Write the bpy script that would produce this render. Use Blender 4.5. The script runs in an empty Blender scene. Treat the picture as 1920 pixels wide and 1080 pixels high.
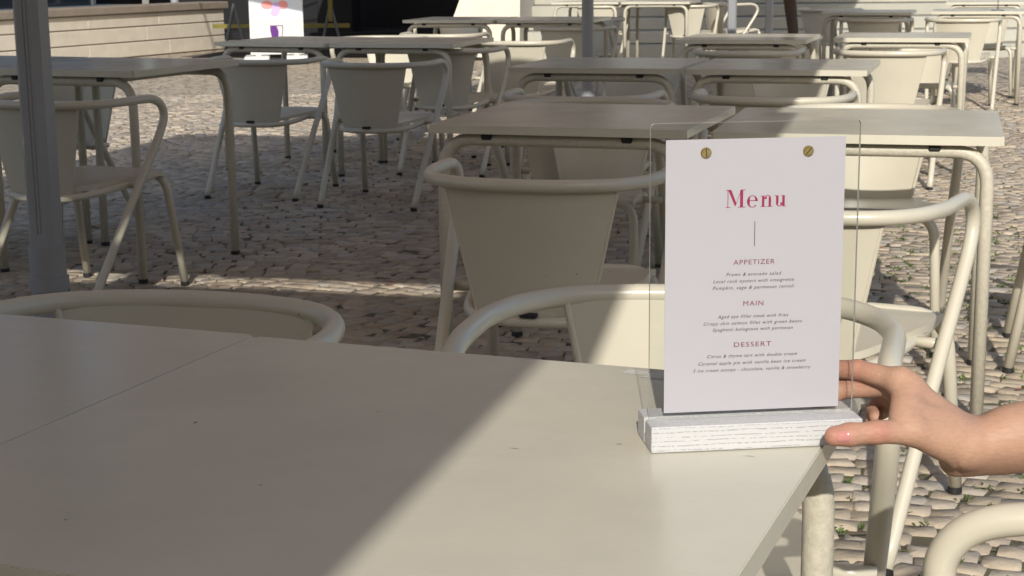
import bpy, bmesh, math, random
import numpy as np
from mathutils import Vector, Matrix

random.seed(7)
rng = np.random.default_rng(11)
SC = bpy.context.scene
COL = SC.collection

# ------------------------------------------------------------------ camera
CAM_H, PITCH, ROLL = 1.144, 0.200, -0.011
cam_data = bpy.data.cameras.new('camera')
cam = bpy.data.objects.new('camera', cam_data)
COL.objects.link(cam)
cam.rotation_mode = 'XYZ'
cam.matrix_world = (Matrix.Translation((0, 0, CAM_H)) @ Matrix.Rotation(math.pi / 2 - PITCH, 4, 'X')
                    @ Matrix.Rotation(ROLL, 4, 'Z'))
cam_data.sensor_width = 36.0
cam_data.lens = 3030.0 * 36.0 / 1920.0
cam_data.clip_start = 0.05
cam_data.clip_end = 600
cam_data.dof.use_dof = True
cam_data.dof.focus_distance = 1.5
cam_data.dof.aperture_fstop = 48.0
SC.camera = cam

# ------------------------------------------------------------------ light
SUN_EL, SUN_AZ = math.radians(29.5), 0.035      # light travels along (sin az, cos az)
world = bpy.data.worlds.new('World')
SC.world = world
world.use_nodes = True
wn = world.node_tree
wn.nodes.clear()
wo = wn.nodes.new('ShaderNodeOutputWorld')
bg = wn.nodes.new('ShaderNodeBackground')
sky = wn.nodes.new('ShaderNodeTexSky')
sky.sky_type = 'NISHITA'
sky.sun_disc = False
sky.sun_elevation = SUN_EL
sky.sun_rotation = math.pi + SUN_AZ
sky.dust_density = 2.0
bg.inputs['Strength'].default_value = 0.162
wn.links.new(sky.outputs[0], bg.inputs['Color'])
wn.links.new(bg.outputs[0], wo.inputs['Surface'])
sl = bpy.data.lights.new('sun', 'SUN')
sl.energy = 4.1
sl.angle = math.radians(0.53)
sl.color = (1.0, 0.955, 0.875)
so = bpy.data.objects.new('sun', sl)
COL.objects.link(so)
ldir = Vector((math.sin(SUN_AZ) * math.cos(SUN_EL), math.cos(SUN_AZ) * math.cos(SUN_EL), -math.sin(SUN_EL)))
so.rotation_euler = ldir.to_track_quat('-Z', 'Y').to_euler()
so.location = (0, -6, 8)
SC.view_settings.view_transform = 'Standard'
SC.view_settings.look = 'None'
SC.view_settings.exposure = 0.08
SC.view_settings.gamma = 1.0
SC.view_settings.use_curve_mapping = False
SC.render.engine = 'CYCLES'
SC.cycles.use_denoising = True
SC.cycles.max_bounces = 8
SC.cycles.transparent_max_bounces = 12

# ------------------------------------------------------------------ helpers
def L(r, g, b):
    f = lambda c: ((c / 255 + 0.055) / 1.055) ** 2.4 if c / 255 > 0.04045 else c / 255 / 12.92
    return (f(r), f(g), f(b), 1.0)

def mat(name, color, rough=0.5, metal=0.0, noise=None, bump=None, spec=0.5, coat=0.0, island=0.0, extra=None, vary=True):
    """noise=(scale, amount, detail) mixes darker/lighter wear; bump=(scale, distance)"""
    m = bpy.data.materials.new(name)
    m.use_nodes = True
    nt = m.node_tree
    p = nt.nodes['Principled BSDF']
    p.inputs['Base Color'].default_value = color
    p.inputs['Roughness'].default_value = rough
    p.inputs['Metallic'].default_value = metal
    p.inputs['Specular IOR Level'].default_value = spec
    p.inputs['Coat Weight'].default_value = coat
    p.inputs['Coat Roughness'].default_value = 0.12
    tc = nt.nodes.new('ShaderNodeTexCoord')
    src = None
    if noise:
        sc, amt, det = noise
        n = nt.nodes.new('ShaderNodeTexNoise')
        n.inputs['Scale'].default_value = sc
        n.inputs['Detail'].default_value = det
        n.inputs['Roughness'].default_value = 0.6
        nt.links.new(tc.outputs['Object'], n.inputs['Vector'])
        r = nt.nodes.new('ShaderNodeValToRGB')
        r.color_ramp.elements[0].position = 0.2
        r.color_ramp.elements[1].position = 0.8
        r.color_ramp.elements[0].color = tuple(c * (1 - amt) for c in color[:3]) + (1,)
        r.color_ramp.elements[1].color = tuple(min(1, c * (1 + amt * 0.6)) for c in color[:3]) + (1,)
        nt.links.new(n.outputs['Fac'], r.inputs['Fac'])
        src = r.outputs['Color']
        rr = nt.nodes.new('ShaderNodeMapRange') if vary else None
        if vary:
            rr.inputs['To Min'].default_value = max(0.02, rough - 0.08)
            rr.inputs['To Max'].default_value = rough + 0.1
            nt.links.new(n.outputs['Fac'], rr.inputs['Value'])
            nt.links.new(rr.outputs[0], p.inputs['Roughness'])
    if island:
        g = nt.nodes.new('ShaderNodeNewGeometry')
        oi = nt.nodes.new('ShaderNodeObjectInfo')
        ad = nt.nodes.new('ShaderNodeMath'); ad.operation = 'ADD'
        fr = nt.nodes.new('ShaderNodeMath'); fr.operation = 'FRACT'
        nt.links.new(g.outputs['Random Per Island'], ad.inputs[0])
        nt.links.new(oi.outputs['Random'], ad.inputs[1])
        nt.links.new(ad.outputs[0], fr.inputs[0])
        mr = nt.nodes.new('ShaderNodeMapRange')
        mr.inputs['To Min'].default_value = 1 - island
        mr.inputs['To Max'].default_value = 1 + island * 0.8
        nt.links.new(fr.outputs[0], mr.inputs['Value'])
        mx = nt.nodes.new('ShaderNodeVectorMath'); mx.operation = 'SCALE'
        if src is None:
            rgb = nt.nodes.new('ShaderNodeRGB'); rgb.outputs[0].default_value = color
            src = rgb.outputs[0]
        nt.links.new(src, mx.inputs[0])
        nt.links.new(mr.outputs[0], mx.inputs['Scale'])
        src = mx.outputs[0]
    if src is not None:
        nt.links.new(src, p.inputs['Base Color'])
    if bump:
        bs, bd = bump
        n2 = nt.nodes.new('ShaderNodeTexNoise')
        n2.inputs['Scale'].default_value = bs
        n2.inputs['Detail'].default_value = 5
        nt.links.new(tc.outputs['Object'], n2.inputs['Vector'])
        b = nt.nodes.new('ShaderNodeBump')
        b.inputs['Distance'].default_value = bd
        b.inputs['Strength'].default_value = 0.7
        nt.links.new(n2.outputs['Fac'], b.inputs['Height'])
        nt.links.new(b.outputs[0], p.inputs['Normal'])
    if extra:
        extra(nt, p, tc, src)
    return m

def specks(scale, thresh, dark, seedoff=0.0):
    """small dark chips and dots scattered in the paint"""
    def f(nt, p, tc, src):
        v = nt.nodes.new('ShaderNodeTexVoronoi')
        v.inputs['Scale'].default_value = scale
        v.inputs['Randomness'].default_value = 1.0
        n = nt.nodes.new('ShaderNodeTexNoise'); n.inputs['Scale'].default_value = scale * 2.5
        mp = nt.nodes.new('ShaderNodeVectorMath'); mp.operation = 'MULTIPLY_ADD'
        mp.inputs[1].default_value = (0.02, 0.02, 0.02)
        oi = nt.nodes.new('ShaderNodeObjectInfo')
        of = nt.nodes.new('ShaderNodeVectorMath'); of.operation = 'ADD'
        k = nt.nodes.new('ShaderNodeMath'); k.operation = 'MULTIPLY'; k.inputs[1].default_value = 37.0
        nt.links.new(oi.outputs['Random'], k.inputs[0])
        nt.links.new(tc.outputs['Object'], of.inputs[0]); nt.links.new(k.outputs[0], of.inputs[1])
        nt.links.new(of.outputs[0], n.inputs['Vector'])
        nt.links.new(n.outputs['Color'], mp.inputs[0])
        nt.links.new(of.outputs[0], mp.inputs[2])
        nt.links.new(mp.outputs[0], v.inputs['Vector'])
        sep = nt.nodes.new('ShaderNodeSeparateColor')
        nt.links.new(v.outputs['Color'], sep.inputs[0])
        th = nt.nodes.new('ShaderNodeMath'); th.operation = 'MULTIPLY'
        th.inputs[1].default_value = thresh
        pw = nt.nodes.new('ShaderNodeMath'); pw.operation = 'POWER'; pw.inputs[1].default_value = 6
        nt.links.new(sep.outputs[0], pw.inputs[0])
        nt.links.new(pw.outputs[0], th.inputs[0])
        lt = nt.nodes.new('ShaderNodeMath'); lt.operation = 'LESS_THAN'
        nt.links.new(v.outputs['Distance'], lt.inputs[0])
        nt.links.new(th.outputs[0], lt.inputs[1])
        mx = nt.nodes.new('ShaderNodeMix'); mx.data_type = 'RGBA'
        nt.links.new(lt.outputs[0], mx.inputs['Factor'])
        nt.links.new(src, mx.inputs[6])
        mx.inputs[7].default_value = dark
        nt.links.new(mx.outputs[2], p.inputs['Base Color'])
    return f

def tag(o, label=None, cat=None, group=None, kind=None):
    if label: o['label'] = label
    if cat: o['category'] = cat
    if group: o['group'] = group
    if kind: o['kind'] = kind
    return o

def empty(name, loc=(0, 0, 0), yaw=0.0):
    o = bpy.data.objects.new(name, None)
    o.empty_display_size = 0.1
    o.location = loc
    o.rotation_euler = (0, 0, yaw)
    COL.objects.link(o)
    return o

def link_mesh(name, me, m=None, parent=None, smooth=False):
    if m is not None and not me.materials:
        for x in (m if isinstance(m, (list, tuple)) else [m]):
            me.materials.append(x)
    if smooth:
        me.polygons.foreach_set('use_smooth', [True] * len(me.polygons))
    o = bpy.data.objects.new(name, me)
    COL.objects.link(o)
    if parent is not None:
        o.parent = parent
    return o

def from_bm(name, bm, m=None, parent=None, smooth=False, autosmooth=None):
    me = bpy.data.meshes.new(name)
    bm.normal_update()
    bm.to_mesh(me)
    bm.free()
    if autosmooth is not None:
        me.polygons.foreach_set('use_smooth', [True] * len(me.polygons))
        me.set_sharp_from_angle(angle=autosmooth)
    return link_mesh(name, me, m, parent, smooth)

def copy_tree(o, parent=None):
    c = o.copy()
    COL.objects.link(c)
    c.parent = parent
    for ch in list(o.children):
        copy_tree(ch, c)
    return c

def catmull(pts, n=8):
    P = [Vector(p) for p in pts]
    P = [P[0] * 2 - P[1]] + P + [P[-1] * 2 - P[-2]]
    out = []
    for i in range(1, len(P) - 2):
        a, b, c, d = P[i - 1], P[i], P[i + 1], P[i + 2]
        for k in range(n):
            t = k / n
            out.append(0.5 * ((2 * b) + (c - a) * t + (2 * a - 5 * b + 4 * c - d) * t * t + (3 * b - a - 3 * c + d) * t ** 3))
    out.append(P[-2])
    return out

def fillet(pts, r, n=6):
    """polyline with rounded corners of radius about r"""
    P = [Vector(p) for p in pts]
    out = [P[0]]
    for i in range(1, len(P) - 1):
        a = (P[i - 1] - P[i]); b = (P[i + 1] - P[i])
        d = min(r, a.length * 0.49, b.length * 0.49)
        s, e = P[i] + a.normalized() * d, P[i] + b.normalized() * d
        for k in range(n + 1):
            t = k / n
            out.append((1 - t) ** 2 * s + 2 * t * (1 - t) * P[i] + t * t * e)
    out.append(P[-1])
    return out

def tube(bm, path, r, seg=14, caps=True):
    path = [Vector(p) for p in path]
    rings = []
    tg = [(path[min(i + 1, len(path) - 1)] - path[max(i - 1, 0)]).normalized() for i in range(len(path))]
    up = Vector((0, 0, 1)) if abs(tg[0].z) < 0.9 else Vector((1, 0, 0))
    nrm = tg[0].cross(up).normalized()
    for i, p in enumerate(path):
        if i:
            nrm = (nrm - tg[i] * nrm.dot(tg[i])).normalized()
        bi = tg[i].cross(nrm)
        rr = r[i] if isinstance(r, (list, tuple)) else r
        rings.append([bm.verts.new(p + (nrm * math.cos(a) + bi * math.sin(a)) * rr)
                      for a in (2 * math.pi * k / seg for k in range(seg))])
    for a, b in zip(rings[:-1], rings[1:]):
        for k in range(seg):
            bm.faces.new((a[k], a[(k + 1) % seg], b[(k + 1) % seg], b[k]))
    if caps:
        bm.faces.new(rings[0][::-1])
        bm.faces.new(rings[-1])

def box(bm, x0, x1, y0, y1, z0, z1, bev=0.0, seg=2):
    r = bmesh.ops.create_cube(bm, size=1)
    vs = r['verts']
    for v in vs:
        v.co = Vector(((x0 + x1) / 2 + v.co.x * (x1 - x0), (y0 + y1) / 2 + v.co.y * (y1 - y0), (z0 + z1) / 2 + v.co.z * (z1 - z0)))
    if bev:
        es = {e for v in vs for e in v.link_edges}
        bmesh.ops.bevel(bm, geom=list(es), offset=bev, segments=seg, affect='EDGES', profile=0.5)
    return vs

def cyl(bm, c, r, z0, z1, seg=14, r2=None):
    tube(bm, [(c[0], c[1], z0), (c[0], c[1], z1)], [r, r2 if r2 else r], seg)

# ------------------------------------------------------------------ materials
CREAM = L(194, 188, 170)
M_paint = mat('cream paint', CREAM, 0.29, noise=(9, 0.05, 3), spec=0.5, vary=False, extra=specks(30, 0.07, L(84, 72, 60)))
M_top = mat('cream tabletop paint', L(202, 197, 180), 0.22, noise=(6, 0.09, 7), bump=(90, 0.0002), spec=0.5,
            extra=specks(9, 0.02, L(80, 72, 62)))
M_worn = mat('worn cream paint', CREAM, 0.42, noise=(120, 0.20, 8), bump=(260, 0.0012), extra=specks(330, 0.42, L(146, 130, 104)))
M_rubber = mat('black rubber', (0.012, 0.012, 0.012, 1), 0.6)
M_post = mat('grey painted aluminium', L(146, 148, 150), 0.42, metal=0.1, noise=(3, 0.08, 4), bump=(80, 0.0006))
def fabric():
    m = mat('parasol fabric', L(205, 196, 178), 0.9, noise=(4, 0.05, 4))
    nt = m.node_tree; p = nt.nodes['Principled BSDF']; o = nt.nodes['Material Output']
    t = nt.nodes.new('ShaderNodeBsdfTranslucent'); t.inputs[0].default_value = L(216, 182, 164)
    mx = nt.nodes.new('ShaderNodeMixShader'); mx.inputs[0].default_value = 0.23
    nt.links.new(p.outputs[0], mx.inputs[1]); nt.links.new(t.outputs[0], mx.inputs[2]); nt.links.new(mx.outputs[0], o.inputs[0])
    return m
M_fabric = fabric()
def stone_tint(nt, p, tc, src):
    g = nt.nodes.new('ShaderNodeNewGeometry'); oi = nt.nodes.new('ShaderNodeObjectInfo')
    ad = nt.nodes.new('ShaderNodeMath'); ad.operation = 'ADD'
    ml = nt.nodes.new('ShaderNodeMath'); ml.operation = 'MULTIPLY'; ml.inputs[1].default_value = 7.31
    fr = nt.nodes.new('ShaderNodeMath'); fr.operation = 'FRACT'
    r = nt.nodes.new('ShaderNodeValToRGB')
    r.color_ramp.elements[0].color = (1.0, 0.965, 0.90, 1); r.color_ramp.elements[1].color = (0.93, 0.98, 1.06, 1)
    e = r.color_ramp.elements.new(0.7); e.color = (1.0, 0.96, 0.93, 1)
    nt.links.new(g.outputs['Random Per Island'], ad.inputs[0]); nt.links.new(oi.outputs['Random'], ad.inputs[1])
    nt.links.new(ad.outputs[0], ml.inputs[0]); nt.links.new(ml.outputs[0], fr.inputs[0]); nt.links.new(fr.outputs[0], r.inputs['Fac'])
    m = nt.nodes.new('ShaderNodeVectorMath'); m.operation = 'MULTIPLY'
    nt.links.new(src, m.inputs[0]); nt.links.new(r.outputs['Color'], m.inputs[1])
    # broad stains across many stones, fixed in the world
    n = nt.nodes.new('ShaderNodeTexNoise'); n.inputs['Scale'].default_value = 1.6; n.inputs['Detail'].default_value = 5
    nt.links.new(g.outputs['Position'], n.inputs['Vector'])
    mr = nt.nodes.new('ShaderNodeMapRange'); mr.inputs['From Min'].default_value = .3; mr.inputs['From Max'].default_value = .7
    mr.inputs['To Min'].default_value = .82; mr.inputs['To Max'].default_value = 1.1
    v = nt.nodes.new('ShaderNodeVectorMath'); v.operation = 'SCALE'
    nt.links.new(n.outputs['Fac'], mr.inputs['Value']); nt.links.new(m.outputs[0], v.inputs[0]); nt.links.new(mr.outputs[0], v.inputs['Scale'])
    nt.links.new(v.outputs[0], p.inputs['Base Color'])
M_stone = mat('cobble stone', L(176, 165, 148), 0.82, noise=(30, 0.26, 8), bump=(55, 0.0045), island=0.22, extra=stone_tint)
M_soil = mat('joint soil', L(92, 82, 66), 0.95, noise=(5, 0.35, 8), bump=(90, 0.01))
M_wall = mat('pale limestone', L(206, 198, 182), 0.8, noise=(5, 0.14, 8), bump=(40, 0.004), island=0.06)
M_cap = mat('brown coping stone', L(138, 127, 114), 0.75, noise=(7, 0.2, 8), bump=(50, 0.004))
M_step = mat('step stone', L(168, 166, 154), 0.8, noise=(3, 0.12, 8), bump=(30, 0.004), island=0.06)
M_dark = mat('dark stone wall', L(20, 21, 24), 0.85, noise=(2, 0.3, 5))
M_facade = mat('facade plaster', L(196, 184, 160), 0.85, noise=(1.2, 0.08, 6))
M_brownwall = mat('brown render', L(104, 94, 84), 0.85, noise=(1.2, 0.08, 6))
M_slate = mat('blue grey render', L(116, 123, 126), 0.85, noise=(1.2, 0.08, 6))
M_glass = mat('dark window glass', L(30, 36, 44), 0.08)
M_asph = mat('grey terrace', L(92, 100, 104), 0.5, noise=(2, 0.15, 5))
M_white = mat('white sign board', L(206, 206, 202), 0.5, noise=(6, 0.02, 2))
M_blue = mat('pale blue sign print', L(206, 218, 232), 0.5)
M_purple = mat('purple print', L(84, 22, 120), 0.5)
M_pink = mat('pink print', L(226, 150, 150), 0.5)
M_lilac = mat('lilac print', L(196, 172, 226), 0.5)
M_yellow = mat('yellow tape', L(112, 104, 36), 0.5, noise=(10, 0.2, 3))
M_trestle = mat('grey steel', L(92, 98, 104), 0.5, metal=0.3)
M_brown = mat('dark brown wood', L(84, 66, 54), 0.6, noise=(14, 0.25, 5))
M_green = mat('weed leaf', L(86, 104, 50), 0.6, island=0.35)
M_dry = mat('dry leaf', L(176, 112, 66), 0.7, island=0.3)
M_brass = mat('aged brass', L(186, 166, 112), 0.38, metal=0.85, noise=(200, 0.3, 4))
M_paper = mat('menu card', L(169, 167, 172), 0.62, noise=(60, 0.012, 4))
M_crim = mat('crimson ink', L(140, 24, 66), 0.6, noise=(900, 0.18, 2))
M_head = mat('plum ink', L(112, 30, 54), 0.7)
M_ink = mat('dark grey ink', L(46, 40, 45), 0.7)
M_chip = mat('pale scuff', L(206, 203, 192), 0.5, noise=(90, 0.06, 4))
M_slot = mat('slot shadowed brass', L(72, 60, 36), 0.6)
M_dent = mat('dark scratch', L(128, 118, 102), 0.7)

def wood_extra(nt, p, tc, src):
    """open grain: rows of short broken pores along the length"""
    sp = nt.nodes.new('ShaderNodeSeparateXYZ'); nt.links.new(tc.outputs['Object'], sp.inputs[0])
    w = nt.nodes.new('ShaderNodeMath'); w.operation = 'MULTIPLY_ADD'; w.inputs[1].default_value = 0.83
    nt.links.new(sp.outputs['Y'], w.inputs[0]); nt.links.new(sp.outputs['Z'], w.inputs[2])
    xs = nt.nodes.new('ShaderNodeMath'); xs.operation = 'MULTIPLY'; xs.inputs[1].default_value = 0.12
    nt.links.new(sp.outputs['X'], xs.inputs[0])
    cb = nt.nodes.new('ShaderNodeCombineXYZ'); nt.links.new(xs.outputs[0], cb.inputs[0]); nt.links.new(w.outputs[0], cb.inputs[2])
    wv = nt.nodes.new('ShaderNodeTexWave'); wv.wave_type = 'BANDS'; wv.bands_direction = 'Z'
    wv.inputs['Scale'].default_value = 78; wv.inputs['Distortion'].default_value = 2.6
    wv.inputs['Detail'].default_value = 2; wv.inputs['Detail Scale'].default_value = 2.2
    nt.links.new(cb.outputs[0], wv.inputs['Vector'])
    mp2 = nt.nodes.new('ShaderNodeMapping'); mp2.inputs['Scale'].default_value = (300, 220, 320)
    n2 = nt.nodes.new('ShaderNodeTexNoise'); n2.inputs['Detail'].default_value = 1; n2.inputs['Scale'].default_value = 1.0
    nt.links.new(tc.outputs['Object'], mp2.inputs['Vector']); nt.links.new(mp2.outputs[0], n2.inputs['Vector'])
    r1 = nt.nodes.new('ShaderNodeValToRGB'); r1.color_ramp.elements[0].position = 0.86; r1.color_ramp.elements[1].position = 0.95
    r2 = nt.nodes.new('ShaderNodeValToRGB'); r2.color_ramp.elements[0].position = 0.44; r2.color_ramp.elements[1].position = 0.52
    nt.links.new(wv.outputs['Fac'], r1.inputs['Fac']); nt.links.new(n2.outputs['Fac'], r2.inputs['Fac'])
    mu = nt.nodes.new('ShaderNodeMath'); mu.operation = 'MULTIPLY'
    nt.links.new(r1.outputs['Color'], mu.inputs[0]); nt.links.new(r2.outputs['Color'], mu.inputs[1])
    mx = nt.nodes.new('ShaderNodeMix'); mx.data_type = 'RGBA'
    nt.links.new(mu.outputs[0], mx.inputs[0])
    mx.inputs[6].default_value = L(190, 190, 190); mx.inputs[7].default_value = L(167, 168, 171)
    nt.links.new(mx.outputs[2], p.inputs['Base Color'])
    b = nt.nodes.new('ShaderNodeBump'); b.inputs['Distance'].default_value = -0.0003
    nt.links.new(mu.outputs[0], b.inputs['Height']); nt.links.new(b.outputs[0], p.inputs['Normal'])
M_wood = mat('white washed wood', L(226, 226, 224), 0.55, extra=wood_extra)

def acrylic(name, tint, gloss):
    m = bpy.data.materials.new(name); m.use_nodes = True
    nt = m.node_tree; nt.nodes.clear()
    o = nt.nodes.new('ShaderNodeOutputMaterial')
    t = nt.nodes.new('ShaderNodeBsdfTransparent'); t.inputs[0].default_value = tint
    g = nt.nodes.new('ShaderNodeBsdfGlossy'); g.inputs['Roughness'].default_value = 0.03
    fr = nt.nodes.new('ShaderNodeFresnel'); fr.inputs['IOR'].default_value = 1.45
    mu = nt.nodes.new('ShaderNodeMath'); mu.operation = 'MULTIPLY'; mu.inputs[1].default_value = gloss
    mx = nt.nodes.new('ShaderNodeMixShader')
    nt.links.new(fr.outputs[0], mu.inputs[0]); nt.links.new(mu.outputs[0], mx.inputs[0])
    nt.links.new(t.outputs[0], mx.inputs[1]); nt.links.new(g.outputs[0], mx.inputs[2])
    nt.links.new(mx.outputs[0], o.inputs[0])
    return m
M_acr = acrylic('clear acrylic', (0.965, 0.972, 0.965, 1), 0.8)
M_acr_edge = mat('acrylic cut edge', L(214, 214, 205), 0.15)

def skin_mat():
    m = mat('skin', L(214, 160, 132), 0.58, bump=(380, 0.0006), spec=0.4)
    nt = m.node_tree; p = nt.nodes['Principled BSDF']
    a = nt.nodes.new('ShaderNodeVertexColor'); a.layer_name = 'Col'
    n = nt.nodes.new('ShaderNodeTexNoise'); n.inputs['Scale'].default_value = 60; n.inputs['Detail'].default_value = 6
    mr = nt.nodes.new('ShaderNodeMapRange'); mr.inputs['To Min'].default_value = 0.80; mr.inputs['To Max'].default_value = 1.16
    vm = nt.nodes.new('ShaderNodeVectorMath'); vm.operation = 'SCALE'
    nt.links.new(n.outputs['Fac'], mr.inputs['Value'])
    nt.links.new(a.outputs['Color'], vm.inputs[0]); nt.links.new(mr.outputs[0], vm.inputs['Scale'])
    nt.links.new(vm.outputs[0], p.inputs['Base Color'])
    p.inputs['Subsurface Weight'].default_value = 0.06
    p.inputs['Subsurface Radius'].default_value = (0.008, 0.003, 0.0015)
    p.inputs['Subsurface Scale'].default_value = 0.6
    return m
M_skin = skin_mat()
M_nail = mat('fingernail', L(192, 132, 126), 0.2, spec=0.6)

# ------------------------------------------------------------------ ground with cobbles
def ground():
    me = bpy.data.meshes.new('cobbled_pavement')
    S = 260
    me.from_pydata([(-S, -S, -0.006), (S, -S, -0.006), (S, S, -0.006), (-S, S, -0.006)], [], [(0, 1, 2, 3)])
    return link_mesh('cobbled_pavement', me, M_soil_far)

def soil_far():
    """soil in the joints near by; beyond the built stones the same pavement as a texture"""
    m = bpy.data.materials.new('pavement bed'); m.use_nodes = True
    nt = m.node_tree; p = nt.nodes['Principled BSDF']; p.inputs['Roughness'].default_value = 0.9
    tc = nt.nodes.new('ShaderNodeTexCoord')
    v = nt.nodes.new('ShaderNodeTexVoronoi'); v.feature = 'DISTANCE_TO_EDGE'; v.inputs['Scale'].default_value = 9
    nt.links.new(tc.outputs['Object'], v.inputs['Vector'])
    n = nt.nodes.new('ShaderNodeTexNoise'); n.inputs['Scale'].default_value = 7; n.inputs['Detail'].default_value = 8
    nt.links.new(tc.outputs['Object'], n.inputs['Vector'])
    r = nt.nodes.new('ShaderNodeValToRGB')
    r.color_ramp.elements[0].position = 0.3; r.color_ramp.elements[0].color = L(148, 138, 122)
    r.color_ramp.elements[1].position = 0.7; r.color_ramp.elements[1].color = L(186, 174, 154)
    nt.links.new(n.outputs['Fac'], r.inputs['Fac'])
    e = nt.nodes.new('ShaderNodeValToRGB')
    e.color_ramp.elements[0].position = 0.02; e.color_ramp.elements[1].position = 0.08
    nt.links.new(v.outputs['Distance'], e.inputs['Fac'])
    far = nt.nodes.new('ShaderNodeMix'); far.data_type = 'RGBA'
    nt.links.new(e.outputs['Color'], far.inputs['Factor'])
    far.inputs[6].default_value = L(122, 112, 96)
    nt.links.new(r.outputs['Color'], far.inputs[7])
    r2 = nt.nodes.new('ShaderNodeValToRGB')
    r2.color_ramp.elements[0].position = 0.42; r2.color_ramp.elements[0].color = L(86, 77, 64)
    r2.color_ramp.elements[1].position = 0.62; r2.color_ramp.elements[1].color = L(90, 90, 60)
    n3 = nt.nodes.new('ShaderNodeTexNoise'); n3.inputs['Scale'].default_value = 2.5; n3.inputs['Detail'].default_value = 7
    nt.links.new(tc.outputs['Object'], n3.inputs['Vector'])
    nt.links.new(n3.outputs['Fac'], r2.inputs['Fac'])
    sx = nt.nodes.new('ShaderNodeSeparateXYZ'); nt.links.new(tc.outputs['Object'], sx.inputs[0])
    gt = nt.nodes.new('ShaderNodeMath'); gt.operation = 'GREATER_THAN'; gt.inputs[1].default_value = 14.5
    nt.links.new(sx.outputs['Y'], gt.inputs[0])
    mx = nt.nodes.new('ShaderNodeMix'); mx.data_type = 'RGBA'
    nt.links.new(gt.outputs[0], mx.inputs['Factor'])
    nt.links.new(r2.outputs['Color'], mx.inputs[6]); nt.links.new(far.outputs[2], mx.inputs[7])
    nt.links.new(mx.outputs[2], p.inputs['Base Color'])
    b = nt.nodes.new('ShaderNodeBump'); b.inputs['Distance'].default_value = 0.02; b.inputs['Strength'].default_value = 0.6
    nt.links.new(e.outputs['Color'], b.inputs['Height']); nt.links.new(b.outputs[0], p.inputs['Normal'])
    return m
M_soil_far = soil_far()
GROUND = tag(ground(), kind='structure')

STONE_RING = np.array([(1, -.80), (1, .80), (.82, 1), (-.82, 1), (-1, .80), (-1, -.80), (-.82, -1), (.82, -1)], float)
def stone_verts(n, lo=0.8):
    """n irregular setts: 8-sided, worn top edge; returns (n, 25, 3) in unit half sizes"""
    ring = STONE_RING[None] + rng.uniform(-.11, .11, (n, 8, 2))
    out = np.zeros((n, 25, 3))
    out[:, 0:8, :2] = ring * 1.0;  out[:, 0:8, 2] = -1.0
    out[:, 8:16, :2] = ring * 0.99; out[:, 8:16, 2] = -0.22 + rng.uniform(-.06, .06, (n, 8))
    out[:, 16:24, :2] = ring * 0.925; out[:, 16:24, 2] = 0.0 + rng.uniform(-.12, .07, (n, 8))
    out[:, 24, :2] = rng.uniform(-.25, .25, (n, 2)); out[:, 24, 2] = 0.05 + rng.uniform(-.12, .10, n)
    return out
F_STONE = []
for base in (0, 8):
    for k in range(8):
        F_STONE.append((base + k, base + (k + 1) % 8, base + 8 + (k + 1) % 8, base + 8 + k))
F_TOP = [(16 + k, 16 + (k + 1) % 8, 24) for k in range(8)]

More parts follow.
